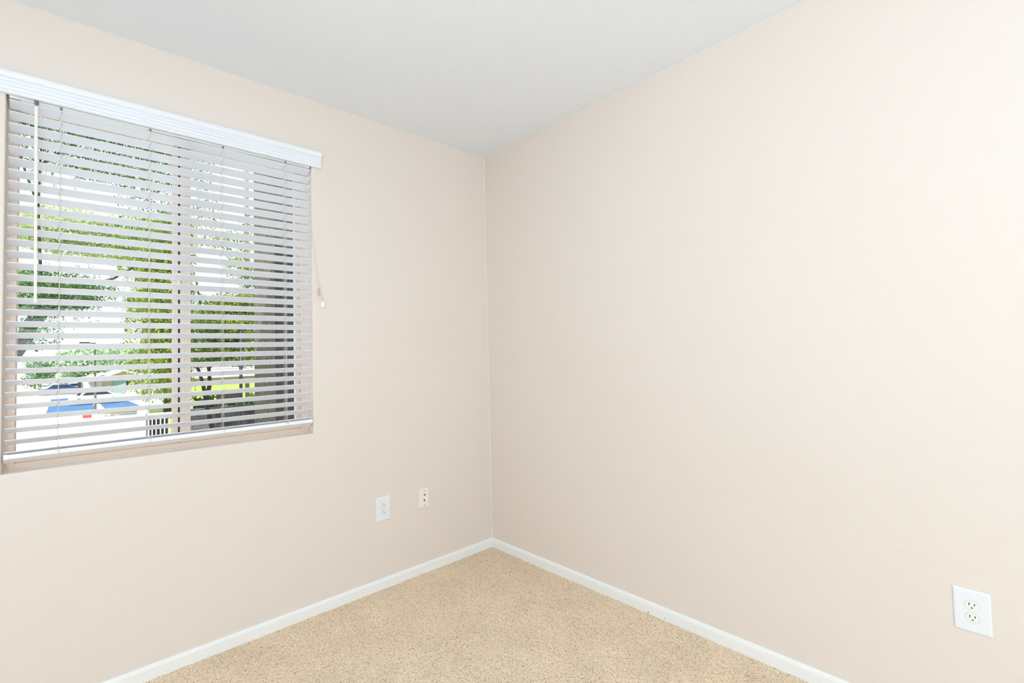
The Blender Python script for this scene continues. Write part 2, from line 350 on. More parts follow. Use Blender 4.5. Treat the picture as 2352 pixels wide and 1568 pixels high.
# ladders: front and back strings, rungs under each slat, lift cord through the slats
def ztop(i, x, side):
    c, va_, vb_ = geo(i, x); s = -1 if side == 'front' else 1
    return c + s * va_ * SW / 2
for li, x in enumerate((-2.1595, -1.878, -1.603, -1.3235)):
    bm = bmesh.new(); cd_r = 0.00075
    for side, dyo in (('front', -0.0016), ('back', 0.0016)):
        for xo in ((-0.005, 0.0) if side == 'front' else (0.0,)):
            pts = [Vector((x + xo, YC - 0.018 if side == 'front' else YC + 0.018, 2.366))]
            for i in range(NS):
                p = ztop(i, x, side); wob = random.uniform(-1, 1) * (0.0012 if li in (1, 2) else 0.0006)
                pts.append(p + Vector((xo + wob, dyo, 0)))
                if i < NS - 1:
                    q = ztop(i + 1, x, side); pts.append((p + q) / 2 + Vector((xo + random.uniform(-1, 1) * 0.0012, dyo * 1.3, 0)))
            pts.append(Vector((x + xo, YC - 0.024 if side == 'front' else YC + 0.022, 1.018 + sag(x, 1))))
            if xo == 0.0 or li == 3: tube(bm, pts, cd_r, 5)
    n_str = len(bm.faces)
    for i in range(NS):
        c, va_, vb_ = geo(i, x); va_ = va_ * SW / 2; vb_ = vb_ * ST / 2
        tube(bm, [c - va_ * 1.03 - vb_ * 1.5 + Vector((0.0035, 0, 0)), c - va_ * 0.3 - vb_ * 0.9, c + va_ * 0.4 - vb_ * 0.9 + Vector((-0.003, 0, 0)), c + va_ * 1.03 - vb_ * 1.6 + Vector((-0.005, 0, 0))], 0.0006, 5)
    for k, f_ in enumerate(bm.faces): f_.material_index = int(k >= n_str)
    finish('ladder_cord', bm, None, blind, mats=[M['cord'], M['cordd']])
    lc = [Vector((x - 0.002, YC, 2.366)), Vector((x - 0.001, YC, 1.7)), Vector((x, YC, 1.045)), Vector((x + 0.003, YC - 0.006, 1.03)), Vector((x, YC, 1.018 + sag(x, 1)))]
    finish('lift_cord', T(lc, 0.0009, 6), M['cord'], blind)
    # slack loop and tail on the rail
    zr = 1.034 + sag(x, 1)
    lp = []
    for k in range(15):
        a = k / 14 * math.pi * 1.7 + li
        lp.append((x + 0.010 * math.cos(a) + 0.003 * k / 14, -0.0035 - 0.003 * math.sin(a * 1.3) ** 2, zr + 0.0035 * math.sin(a) + 0.004))
    lp += [(x + 0.004, -0.0055, zr - 0.008), (x + 0.003, -0.003, zr - 0.018), (x + 0.002, 0.006, zr - 0.026)]
    finish('cord_knot', T(lp, 0.0008, 5), M['cord'], blind)
    # guide slots in the headrail
    bm = bmesh.new(); box(bm, x - 0.004, x + 0.004, 0.0015, 0.010, 2.3635, 2.3715, bev=0.001)
    finish('cord_guide', bm, M['screw'], blind)
# tilt wand with hook
wd = finish('tilt_wand', T([(-2.2285, -0.0225, 2.343), (-2.2245, -0.0225, 1.592), (-2.2245, -0.0225, 1.588)], [0.0048, 0.0048, 0.0035], 6), M['wand'], blind)
finish('wand_hook', T([(-2.2285, 0.004, 2.372), (-2.2285, -0.012, 2.371), (-2.2286, -0.021, 2.364), (-2.2286, -0.0225, 2.352), (-2.2285, -0.0225, 2.340)], 0.0018, 6), M['screw'], blind)
finish('tilt_mechanism', B(-2.2345, -2.2225, -0.0045, 0.012, 2.356, 2.378, bev=0.001), M['screw'], blind)
# pull cords running to the wall cleat, with their tassels
pc = [Vector((-1.2447, 0.001, 2.367)), Vector((-1.2330, -0.006, 2.285)), Vector((-1.2216, -0.009, 2.205)), Vector((-1.2075, -0.011, 2.05)), Vector((-1.1947, -0.012, 1.956)), Vector((-1.1775, -0.012, 1.83)), Vector((-1.1600, -0.012, 1.722))]
bm = bmesh.new(); tube(bm, pc, 0.0010, 6); tube(bm, [p + Vector((0.0018, 0.0005, 0)) for p in pc], 0.0010, 6)
finish('pull_cord', bm, M['cord'], blind)
bm = bmesh.new()
for o_ in (0, 1, 2, 3):
    lp = []
    for k in range(17):
        a = 2 * math.pi * k / 16 + o_
        lp.append((-1.1645 + (0.0052 - o_ * 0.0007) * math.cos(a) + 0.002 * math.sin(o_ * 2), -0.010 - 0.0018 * o_, 1.702 + (0.019 - 0.0022 * o_) * math.sin(a) - 0.003 * o_))
    tube(bm, lp, 0.0009, 5)
tube(bm, [(-1.160, -0.012, 1.722), (-1.155, -0.013, 1.705), (-1.150, -0.013, 1.690), (-1.1455, -0.013, 1.675), (-1.1400, -0.013, 1.6605)], 0.0010, 6)
tube(bm, [(-1.158, -0.012, 1.712), (-1.1525, -0.013, 1.696), (-1.1485, -0.013, 1.678), (-1.1480, -0.013, 1.655)], 0.0010, 6)
finish('cord_tail', bm, M['cord'], blind)
def tassel(x, y, z, tilt):
    ps = [(0, 0.0022), (0.002, 0.0042), (0.008, 0.0052), (0.020, 0.0068), (0.028, 0.0078), (0.031, 0.0070), (0.033, 0.004)]
    bm = bmesh.new(); tube(bm, [(x + tilt * a, y, z - a) for a, _ in ps], [r for _, r in ps], 14)
    return finish('tassel', bm, M['wand'], blind, True)
tassel(-1.1400, -0.014, 1.656, -0.05); tassel(-1.1480, -0.008, 1.650, 0.08)

# wall cleat that the cord is wound on
cl = empty('cord_cleat', (-1.164, 0, 1.705), 'small clear plastic cleat on the wall holding the blind cord', 'cord cleat')
bm = bmesh.new(); box(bm, -1.1675, -1.1605, -0.006, 0.0, 1.690, 1.718, bev=0.0015); finish('base', bm, M['clear'], cl)
finish('horn', T([(-1.164, -0.004, 1.710), (-1.164, -0.012, 1.717), (-1.163, -0.017, 1.727)], [0.0035, 0.003, 0.0015], 8), M['clear'], cl)
finish('horn', T([(-1.164, -0.004, 1.697), (-1.164, -0.012, 1.690), (-1.165, -0.017, 1.678)], [0.0035, 0.003, 0.0015], 8), M['clear'], cl)

# ------------------------------------------------------------------ wall plates
def frame_of(kind):      # maps local (s along wall to the right as seen, d out of wall, z) to world
    if kind == 'left': return lambda s, d, z, o: Vector((o[0] + s, -d, o[1] + z))
    return lambda s, d, z, o: Vector((-d, o[0] - s, o[1] + z))
def remap(bm, fn, o):
    for v in bm.verts: v.co = fn(v.co.x, v.co.y, v.co.z, o)
    return bm
def plate_bm(w, h, t, inset):
    bm = bmesh.new()
    lv = [(w / 2, h / 2, -0.001), (w / 2, h / 2, t * 0.35), (w / 2 - inset * 0.35, h / 2 - inset * 0.35, t * 0.8), (w / 2 - inset, h / 2 - inset, t)]
    rr = [[bm.verts.new((sx * a, d, sz * b2)) for sx, sz in ((-1, -1), (1, -1), (1, 1), (-1, 1))] for a, b2, d in lv]
    for A, Bq in zip(rr, rr[1:]):
        for k in range(4): bm.faces.new((A[k], A[(k + 1) % 4], Bq[(k + 1) % 4], Bq[k]))
    bm.faces.new(rr[-1]); bm.faces.new(rr[0][::-1]); return bm
def recept_bm(d0, d1, R=0.0172, hh=0.0142):
    bm = bmesh.new(); pts = []
    for k in range(48):
        a = 2 * math.pi * k / 48; x, z = R * math.cos(a), R * math.sin(a); z = max(-hh, min(hh, z)); pts.append((x, z))
    A = [bm.verts.new((x, d0, z)) for x, z in pts]; B1 = [bm.verts.new((x, d1 - 0.0006, z)) for x, z in pts]; B2 = [bm.verts.new((x * 0.965, d1, z * 0.965)) for x, z in pts]
    for P, Q in ((A, B1), (B1, B2)):
        for k in range(48): bm.faces.new((P[k], P[(k + 1) % 48], Q[(k + 1) % 48], Q[k]))
    bm.faces.new(B2); return bm
def disc_prism(pts, d0, d1):
    bm = bmesh.new(); A = [bm.verts.new((x, d0, z)) for x, z in pts]; Bq = [bm.verts.new((x, d1, z)) for x, z in pts]; n = len(pts)
    for k in range(n): bm.faces.new((A[k], A[(k + 1) % n], Bq[(k + 1) % n], Bq[k]))
    bm.faces.new(Bq); bm.faces.new(A[::-1]); return bm
def circ(r, n=16, cx=0, cz=0): return [(cx + r * math.cos(2 * math.pi * k / n), cz + r * math.sin(2 * math.pi * k / n)) for k in range(n)]
def outlet(kind, o, w, h, label, flip):
    fn = frame_of(kind); e = empty('power_outlet', fn(0, 0, 0, o), label, 'outlet')
    t = 0.0062
    finish('wall_plate', remap(plate_bm(w, h, t, 0.0055), fn, o), M['plate'], e)
    s = -1 if flip else 1
    for zc in (0.0195, -0.0195):
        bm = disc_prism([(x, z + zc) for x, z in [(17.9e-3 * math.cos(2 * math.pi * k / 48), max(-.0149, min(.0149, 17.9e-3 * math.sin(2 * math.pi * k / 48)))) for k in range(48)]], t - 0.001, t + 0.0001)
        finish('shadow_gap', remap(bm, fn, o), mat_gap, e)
        bm = recept_bm(t - 0.001, t + 0.0016)
        for v in bm.verts: v.co.z += zc
        rc = finish('socket', remap(bm, fn, o), M['recept'], e)
        for sx, hh in ((-0.0064 * s, 0.0042), (0.0064 * s, 0.0035)):
            q = disc_prism([(sx - 0.0012, zc + s * 0.004 - hh), (sx + 0.0012, zc + s * 0.004 - hh), (sx + 0.0012, zc + s * 0.004 + hh), (sx - 0.0012, zc + s * 0.004 + hh)], t + 0.001, t + 0.00175)
            so = finish('slot', remap(q, fn, o), M['dark'], e)
        g = [(0.0026 * math.cos(a), zc - s * 0.0078 + s * 0.0026 * max(-0.35, math.sin(a))) for a in [2 * math.pi * k / 20 for k in range(20)]]
        finish('slot', remap(disc_prism(g, t + 0.001, t + 0.00175), fn, o), M['dark'], e)
    finish('screw', remap(disc_prism(circ(0.0032), t - 0.0005, t + 0.0008), fn, o), M['plate'], e)
    return e
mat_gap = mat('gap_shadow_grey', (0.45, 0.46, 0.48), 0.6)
outlet('left', (-0.8085, 0.4737), 0.0865, 0.136, 'white duplex outlet low on the window wall, sockets upside down', True)
outlet('right', (-2.4493, 0.4748), 0.0925, 0.136, 'large white duplex outlet low on the right wall near the frame edge', False)
fn = frame_of('left'); o = (-0.5372, 0.4738)
jk = empty('phone_jack_plate', fn(0, 0, 0, o), 'narrow ivory jack plate on the window wall, right of the outlet', 'wall jack')
t = 0.006
finish('wall_plate', remap(plate_bm(0.0655, 0.1135, t, 0.004), fn, o), M['ivory'], jk)
for z in (0.041, -0.0430): finish('screw', remap(disc_prism(circ(0.0030, 14, 0, z), t - 0.001, t + 0.0009), fn, o), M['screw'], jk)
finish('connector_nut', remap(disc_prism(circ(0.0062, 6, 0, 0.0195), t - 0.001, t + 0.0022), fn, o), M['ivory'], jk)
finish('coax_connector', remap(disc_prism(circ(0.0040, 14, 0, 0.0195), t - 0.001, t + 0.007), fn, o), M['dark'], jk)
finish('jack_opening', remap(disc_prism([(-.0065, -.027), (.0065, -.027), (.0065, -.008), (.003, -.0055), (-.003, -.0055), (-.0065, -.008)], t - 0.001, t + 0.0006), fn, o), M['ivory'], jk)
finish('jack_contacts', remap(disc_prism([(-.0048, -.0215), (.0048, -.0215), (.0048, -.0105), (.002, -.0075), (-.002, -.0075), (-.0048, -.0105)], t, t + 0.0010), fn, o), M['brass'], jk)
finish('jack_hole', remap(disc_prism([(-.0035, -.0175), (.0035, -.0175), (.0035, -.0105), (-.0035, -.0105)], t, t + 0.0014), fn, o), M['dark'], jk)
# light levels
SKY = 1.12; SUN = 8.5; EXPO = 0.11
LC = (.66, .845, 1)
AREAS = [  # added fill lights out of view
    ('ceiling_fill', (-2.9, -2.0, 2.66), (-2.4, -2.0, 0), 1.0, 1.4, 28, LC),
    ('upward_fill', (-3.0, -4.1, 1.3), (-2.9, -3.9, 2.74), 1.0, 1.0, 50, LC),
    ('rear_fill', (-2.7, -4.62, 1.1), (-1.3, 0, 0.4), 1.4, 1.8, 54, LC),
]
# ------------------------------------------------------------------ outside
GZ = -2.8
struct(finish('ground', B(-150, 250, 0.16, 420, GZ - 0.3, GZ), M['asphalt']), 'pale sunlit pavement of the parking lot below the window', 'ground')
# blocks of the house around the room (upper floor), so that the facade shades what stands close to it
bm = bmesh.new(); box(bm, XL - TH, TH, YB - TH, TH, HC + 0.1, 5.6)
struct(finish('roof_shade_block', bm, M['stucco_d']), 'unseen upper wall and attic of the house, added to shade the wing', 'building')
struct(finish('wall_lower_storey', B(XL - TH, TH, YB - TH, TH, GZ - 0.05, -0.1), M['stucco_d']), 'storey below the room', 'wall')
# projecting wing of the same building, right of the window
wx, wy = -0.725, 2.2
wing = empty('building_wing', (wx, wy, GZ), 'dark stucco wall corner standing close outside, behind the right of the blind', 'building')
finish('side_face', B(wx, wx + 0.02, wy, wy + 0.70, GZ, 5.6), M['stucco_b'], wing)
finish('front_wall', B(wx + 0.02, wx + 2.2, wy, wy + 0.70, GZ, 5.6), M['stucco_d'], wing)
finish('corner_trim', B(wx - 0.004, wx + 0.006, wy - 0.004, wy + 0.006, GZ, 5.6), M['stone'], wing)

def leaves(name, clusters, m, parent, size, aspect=2.2, droop=0.0, n_per=1.0, seed=1):
    """clusters: (centre, radii, count); leaf quads scattered with random orientation"""
    rnd = random.Random(seed); vs = []; fs = []
    for c, rad, cnt in clusters:
        for _ in range(int(cnt * n_per)):
            d = Vector((rnd.gauss(0, 1), rnd.gauss(0, 1), rnd.gauss(0, 1))); d.normalize(); q = rnd.random() ** 0.45
            p = Vector(c) + Vector((d.x * rad[0], d.y * rad[1], d.z * rad[2])) * q
            ax = Vector((rnd.gauss(0, 1), rnd.gauss(0, 1), rnd.gauss(0, 0.7) - droop * 2)).normalized()
            sd = ax.cross(Vector((rnd.gauss(0, 1), rnd.gauss(0, 1), rnd.gauss(0, 1)))).normalized()
            s = size * rnd.uniform(0.6, 1.3); i = len(vs)
            vs += [p - ax * s * aspect / 2, p + sd * s / 2, p + ax * s * aspect / 2, p - sd * s / 2]; fs.append((i, i + 1, i + 2, i + 3))
    return rawmesh(name, [tuple(v) for v in vs], fs, m, parent)
def strands(name, tops, m, parent, leaf, seed=2, step=0.07):
    """hanging strands: (top point, length) with paired narrow leaflets"""
    rnd = random.Random(seed); vs = []; fs = []
    for tp, L in tops:
        p = Vector(tp); sw = Vector((rnd.gauss(0, 0.10), rnd.gauss(0, 0.10), 0)); n = max(2, int(L / step))
        for k in range(n):
            c = p + Vector((sw.x * (k / n) ** 1.5 * L, sw.y * (k / n) ** 1.5 * L, -k * step))
            for s in (-1, 1):
                a = rnd.uniform(0, 6.28); out = Vector((math.cos(a) * s, math.sin(a) * s, -0.9 + rnd.uniform(-0.4, 0.4))).normalized()
                w = out.cross(Vector((rnd.gauss(0, 1), rnd.gauss(0, 1), rnd.gauss(0, 1)))).normalized() * leaf * 0.16
                l = leaf * rnd.uniform(0.7, 1.3); i = len(vs)
                vs += [c, c + out * l * 0.5 + w, c + out * l, c + out * l * 0.5 - w]; fs.append((i, i + 1, i + 2, i + 3))
    return rawmesh(name, [tuple(v) for v in vs], fs, m, parent)

# --- weeping tree close to the window, trunk low at the left
Y = 9.0
t1 = empty('weeping_tree', (-3.1, Y, GZ), 'weeping tree close outside with dark curved trunk at the left of the window', 'tree')
tp = [(-4.1, Y, GZ), (-3.8, Y, -0.6), tuple(at(-70, 900, Y)), tuple(at(-20, 850, Y)), tuple(at(30, 812, Y)), tuple(at(58, 775, Y)), tuple(at(68, 748, Y)), tuple(at(92, 722, Y)), tuple(at(122, 692, Y)), tuple(at(150, 664, Y)), tuple(at(178, 650, Y + .3))]
finish('trunk', T(tp, [0.24, 0.21, 0.17, 0.15, 0.12, 0.11, 0.11, 0.10, 0.09, 0.06, 0.03], 10), M['bark'], t1, True)
bm = bmesh.new()
for pts, r in (([(100, 712), (92, 600), (88, 480), (92, 380), (100, 262)], .028), ([(150, 664), (190, 655), (260, 640), (330, 600)], .03), ([(88, 470), (60, 400), (30, 300)], .02), ([(92, 380), (170, 330), (260, 300), (380, 300)], .025), ([(30, 812), (40, 790), (60, 782), (80, 792), (84, 806)], .05), ([(-20, 850), (-30, 600), (10, 330), (60, 250)], .07)):
    tube(bm, [at(u, v, Y + k * .12) for k, (u, v) in enumerate(pts)], [r * (1 - .15 * k) for k in range(len(pts))], 8)
finish('branch', bm, M['bark'], t1, True)
cl1 = []
rnd = random.Random(11)
for (u, v, ru, rv, cnt) in ((60, 262, 40, 16, 260), (110, 300, 50, 22, 300), (190, 290, 70, 26, 620), (280, 320, 80, 30, 800), (370, 350, 60, 34, 560), (200, 370, 90, 26, 420), (330, 395, 70, 20, 420), (240, 400, 60, 14, 160), (360, 430, 50, 16, 160),
                            (60, 640, 40, 20, 260), (110, 650, 70, 18, 480), (170, 668, 60, 20, 520), (70, 690, 45, 25, 260), (110, 705, 45, 18, 240), (190, 695, 30, 12, 160), (95, 760, 28, 30, 130), (60, 700, 30, 20, 120), (95, 855, 22, 26, 150), (80, 870, 18, 20, 90),
                            (350, 470, 60, 24, 150), (330, 540, 80, 30, 300)):
    c = at(u, v, Y + rnd.uniform(-.6, .8)); k = 1 / 95.0
    cl1.append((c, (ru * k, 0.7, rv * k), cnt))
leaves('foliage', cl1, M['leaf_dark'], t1, 0.021, 3.0, 0.4, 3.4, 5)
tops = []
for _ in range(330):
    u = rnd.uniform(30, 400); v = rnd.choice([rnd.uniform(230, 380), rnd.uniform(600, 690)]);
    if v > 500 and u > 230 and rnd.random() < 0.7: continue
    tops.append((at(u, v, Y + rnd.uniform(-.7, .9)), rnd.uniform(0.2, 0.75)))
strands('hanging_leaves', tops, M['leaf_dark'], t1, 0.040, 4, 0.036)

# --- lime green weeping tree behind it, at the middle of the window
Y = 14.0
t2 = empty('weeping_tree', (0.2, Y + 1.2, GZ), 'lime green weeping tree beside the parking lot, left of the window mullion', 'tree')
tb = at(404, 900, Y + 1.2)
finish('trunk', T([(tb.x, Y + 1.2, GZ), (tb.x, Y + 1.2, -0.5), (tb.x, Y + 1.1, 1.6), (tb.x - .05, Y + 1, 3.4), (tb.x - .2, Y + 1, 5.2)], [.12, .11, .09, .06, .03], 8), M['bark'], t2, True)
tops = []
rnd = random.Random(21)
for _ in range(1250):
    u = 400 - abs(rnd.gauss(0, 52)) + rnd.uniform(0, 50); v = rnd.uniform(480, 900)
    lim = 280 + max(0, (700 - v)) * 0.25 + max(0, v - 860) * 0.9
    if u < lim: u = lim + rnd.random() * 60
    tops.append((at(u, v, Y + rnd.uniform(-1.2, 1.0)), rnd.uniform(0.25, 0.9) if v < 800 else rnd.uniform(0.15, 0.5)))
strands('hanging_leaves', tops, M['leaf_lime'], t2, 0.125, 8, 0.062)
cl = [(at(340, 560, Y + 1), (.9, .8, .5), 420), (at(370, 640, Y + 1), (.6, .8, .6), 500), (at(340, 610, Y + 1), (.8, .8, .5), 300), (at(375, 760, Y + .5), (.5, .7, .8), 700), (at(330, 700, Y + .8), (.5, .7, .5), 320)]
leaves('foliage', cl, M['leaf_lime'], t2, 0.05, 2.4, 0.3, 2.4, 9)
# pale, sun-bleached yellow crown farther back behind it
Y = 40.0
t3 = empty('pale_tree', (at(385, 700, Y).x, Y, GZ), 'pale yellow-green tree crown in strong sun behind the weeping tree', 'tree')
px_ = at(385, 700, Y).x
finish('trunk', T([(px_, Y, GZ), (px_, Y, 3), (px_ - 1.5, Y, 8)], [.25, .2, .12], 8), M['bark'], t3, True)
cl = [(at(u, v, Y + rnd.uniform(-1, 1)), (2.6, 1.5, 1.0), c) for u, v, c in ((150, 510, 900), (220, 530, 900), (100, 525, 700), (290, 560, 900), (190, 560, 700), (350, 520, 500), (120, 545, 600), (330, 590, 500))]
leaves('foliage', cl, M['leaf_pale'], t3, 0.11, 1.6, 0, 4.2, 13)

# --- tree behind the right half of the window
Y = 18.0
t4 = empty('leafy_tree', (2.0, Y, GZ), 'dense green tree with yellow-lit leaves in the right half of the window', 'tree')
bm = bmesh.new()
tube(bm, [(2.1, Y, GZ), at(474, 925, Y), at(466, 880, Y), at(452, 838, Y), at(440, 790, Y)], [.10, .08, .06, .05, .04], 8)
tube(bm, [at(474, 925, Y), at(482, 880, Y), at(480, 845, Y), at(520, 790, Y), at(560, 700, Y)], [.08, .07, .06, .05, .03], 8)
tube(bm, [at(480, 845, Y), at(478, 780, Y), at(460, 700, Y), at(450, 640, Y)], [.05, .045, .035, .02], 8)
finish('trunk', bm, M['bark'], t4, True)
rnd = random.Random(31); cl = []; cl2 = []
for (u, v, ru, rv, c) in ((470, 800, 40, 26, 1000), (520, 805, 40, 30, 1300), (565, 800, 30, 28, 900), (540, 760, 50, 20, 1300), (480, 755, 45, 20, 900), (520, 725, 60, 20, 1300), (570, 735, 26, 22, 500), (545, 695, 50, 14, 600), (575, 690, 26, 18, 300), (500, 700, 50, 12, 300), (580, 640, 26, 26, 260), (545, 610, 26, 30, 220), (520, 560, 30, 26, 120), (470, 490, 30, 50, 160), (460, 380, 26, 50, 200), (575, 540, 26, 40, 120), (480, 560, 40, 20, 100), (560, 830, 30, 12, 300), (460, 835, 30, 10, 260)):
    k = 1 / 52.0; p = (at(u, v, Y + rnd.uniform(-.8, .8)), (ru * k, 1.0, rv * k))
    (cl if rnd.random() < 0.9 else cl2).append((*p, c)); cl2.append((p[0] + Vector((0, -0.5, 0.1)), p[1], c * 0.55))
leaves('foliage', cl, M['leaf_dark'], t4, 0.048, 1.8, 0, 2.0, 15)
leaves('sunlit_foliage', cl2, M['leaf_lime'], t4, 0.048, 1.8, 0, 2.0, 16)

# --- far trees and hedge along the horizon
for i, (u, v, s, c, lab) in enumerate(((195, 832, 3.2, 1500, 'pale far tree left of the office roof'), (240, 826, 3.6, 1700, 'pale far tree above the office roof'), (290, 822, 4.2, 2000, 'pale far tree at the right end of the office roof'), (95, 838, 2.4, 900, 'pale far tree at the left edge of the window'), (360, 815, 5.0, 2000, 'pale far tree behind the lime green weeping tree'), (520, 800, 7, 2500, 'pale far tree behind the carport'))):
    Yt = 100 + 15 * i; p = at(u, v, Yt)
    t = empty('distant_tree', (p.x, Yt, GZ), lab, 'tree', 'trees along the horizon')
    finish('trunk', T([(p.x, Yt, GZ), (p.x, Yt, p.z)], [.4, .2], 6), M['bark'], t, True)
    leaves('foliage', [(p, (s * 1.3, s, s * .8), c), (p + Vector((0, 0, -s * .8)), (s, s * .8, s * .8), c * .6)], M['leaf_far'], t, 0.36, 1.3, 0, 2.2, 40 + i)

# --- painted bays, kerb strip, lawn
def quad(name, pts, m, dz=0.012):
    bm = bmesh.new(); A = [bm.verts.new((p[0], p[1], GZ)) for p in pts]; Bq = [bm.verts.new((p[0], p[1], GZ + dz)) for p in pts]
    bm.faces.new(Bq); n = len(pts)
    for k in range(n): bm.faces.new((A[k], A[(k + 1) % n], Bq[(k + 1) % n], Bq[k]))
    return finish(name, bm, m)
tag(quad('painted_parking_bay', [(-3.16, 52.2), (-3.14, 76), (0.0, 76.5), (0.0, 53)], M['blue']), 'light blue painted parking bay left of the lamp post', 'parking bay', kind='structure')
tag(quad('painted_parking_bay', [(0.55, 53), (0.55, 76.5), (2.45, 78), (3.1, 54.4)], M['blue']), 'blue painted parking bay right of the lamp post', 'parking bay', kind='structure')
k = empty('kerb_island', (2.6, 47.5, GZ), 'narrow planted kerb island with a red-painted tip', 'kerb')
finish('kerb', B(-1.0, 6.5, 46.6, 49.2, GZ, GZ + 0.16, bev=0.03), M['concrete'], k)
finish('red_end', B(-1.06, -0.35, 46.55, 48.4, GZ + 0.02, GZ + 0.175, bev=0.02), M['red'], k)
finish('grass', B(-0.3, 6.3, 46.9, 48.9, GZ + 0.15, GZ + 0.22), M['grass'], k)
lw = quad('lawn', [(1.6, 22.5), (1.6, 44), (5.4, 52), (7.6, 72), (10.5, 112), (90, 112), (90, 22.5)], M['grass'], 0.03); tag(lw, 'bright green lawn seen under the carport in the right half of the window', 'lawn', kind='structure')

# --- lamp posts
def lamp(u, v0, v1, Yp, arm, label, r=0.07):
    b_ = at(u, v1, Yp); t_ = at(u - 1, v0, Yp)
    e = empty('street_lamp', (b_.x, Yp, GZ), label, 'lamp post')
    finish('pole', T([(b_.x, Yp, GZ), (t_.x, Yp, t_.z)], [r * 1.2, r * .8], 10), M['tanmetal'], e, True)
    if arm:
        finish('arm', T([(t_.x, Yp, t_.z - .05), (t_.x - .5, Yp, t_.z)], .03, 8), M['darkmetal'], e)
        finish('lamp_head', B(t_.x - 0.85, t_.x - 0.3, Yp - .15, Yp + .15, t_.z - .04, t_.z + .05, bev=.02), M['darkmetal'], e)
    finish('footing', T([(b_.x, Yp, GZ), (b_.x, Yp, GZ + .5)], .2, 12), M['concrete'], e)
lamp(219, 787, 955, 45, True, 'tall street lamp with one arm standing between the blue parking bays')
lamp(329.5, 843, 930, 60, False, 'plain brown post right of the office building', 0.11)
e = empty('street_lamp', (at(566, 700, 37).x, 37, GZ), 'tall tan pole rising above the leafy tree beside the stucco wing', 'lamp post')
p = at(566.5, 560, 37); finish('pole', T([(p.x, 37, GZ), (p.x, 37, 22)], .145, 12), M['tanmetal'], e, True); finish('footing', B(p.x - .3, p.x + .3, 36.7, 37.3, GZ, GZ + .4), M['concrete'], e)
p = at(553.5, 860, 12.5)
e = empty('dark_post', (p.x, 12.5, GZ), 'slim dark metal post in front of the leafy tree', 'post')
finish('pole', T([(p.x, 12.5, GZ), (p.x, 12.5, at(553, 757, 12.5).z)], .042, 10), M['darkmetal'], e, True); finish('cap', B(p.x - .05, p.x + .05, 12.45, 12.55, at(553, 757, 12.5).z, at(553, 755, 12.5).z, bev=.005), M['darkmetal'], e)

# --- office building with a tan gable
Y = 75.0
of = empty('office_building', (2.4, Y, GZ), 'low cream building with a pale gabled roof and tan gable front', 'building')
x0, x1, zt = -0.55, 6.2, -0.75
finish('wall', B(x0, x1, Y, Y + 9, GZ, zt), M['cream'], of)
finish('wall_panel', B(x0 + .02, x0 + 1.75, Y - .05, Y, GZ, zt - .2), M['cream'], of)
finish('door', B(1.35, 2.15, Y - .08, Y, GZ + .35, zt - .25, bev=.01), M['beam'], of)
finish('wall_panel', B(2.2, 3.4, Y - .06, Y, GZ + .3, zt - .2), M['teal'], of)['label'] = 'teal panel'
finish('window', B(3.5, 3.9, Y - .05, Y, GZ + .7, zt - .3), M['carglass'], of)
finish('corner_post', B(x0 - .35, x0 - .05, Y - .3, Y, GZ, zt), M['darkmetal'], of)
def tri(pts, y0, y1):
    bm = bmesh.new(); A = [bm.verts.new((x, y0, z)) for x, z in pts]; Bq = [bm.verts.new((x, y1, z)) for x, z in pts]; n = len(pts)
    for k in range(n): bm.faces.new((A[k], A[(k + 1) % n], Bq[(k + 1) % n], Bq[k]))
    bm.faces.new(A[::-1]); bm.faces.new(Bq); return bm
ax, az = 3.2, 0.42; lx, lz = 0.0, -0.82; rx, rz = 6.6, -0.82
finish('gable', tri([(ax, az - .25), (lx + .6, lz + .05), (rx - .6, rz + .05)], Y - .1, Y + .1), M['tanroof'], of)
finish('roof', tri([(ax, az), (lx, lz), (lx, lz - .2), (ax, az - .22), (rx, rz - .2), (rx, rz)], Y - .8, Y + 9), M['roofw'], of)
finish('eave_roof', tri([(lx + 1.6, 0.0), (lx - 1.7, lz - .1), (lx - 1.7, lz - .2), (lx + 1.6, -.14)], Y + .4, Y + 9), M['roofw'], of)
bm = bmesh.new()
tube(bm, [(ax, Y - .85, az - .16), (lx, Y - .85, lz - .1)], .09, 6); tube(bm, [(ax, Y - .85, az - .16), (rx, Y - .85, rz - .1)], .09, 6)
finish('barge_board', bm, M['whitep'], of)
# --- carport with slatted fascia and beige beam
Y = 26.0
cp = empty('carport', (4, Y, GZ), 'white slatted carport canopy with a beige beam in the right half of the window', 'carport')
z0, z1 = 0.52, 1.10
for k in range(5):
    zz = z0 + (z1 - z0) * k / 5
    finish('fascia_slat', B(2.2, 9.5, Y - .04, Y + .02, zz, zz + (z1 - z0) / 5 - .025), M['roofw'], cp)
finish('roof', B(2.2, 9.5, Y + .02, Y + 5, z0 - .0, z1 + .02), M['beam'], cp)
finish('beam', B(2.1, 9.5, Y - .15, Y + .05, 0.20, 0.44), M['beam'], cp)
finish('gutter', B(2.1, 9.5, Y - .30, Y - .02, 0.44, 0.52, bev=.02), M['whitep'], cp)
for x in (2.4, 5.6, 9.2): finish('post', B(x - .08, x + .08, Y - .08, Y + .08, GZ, z0), M['beam'], cp)
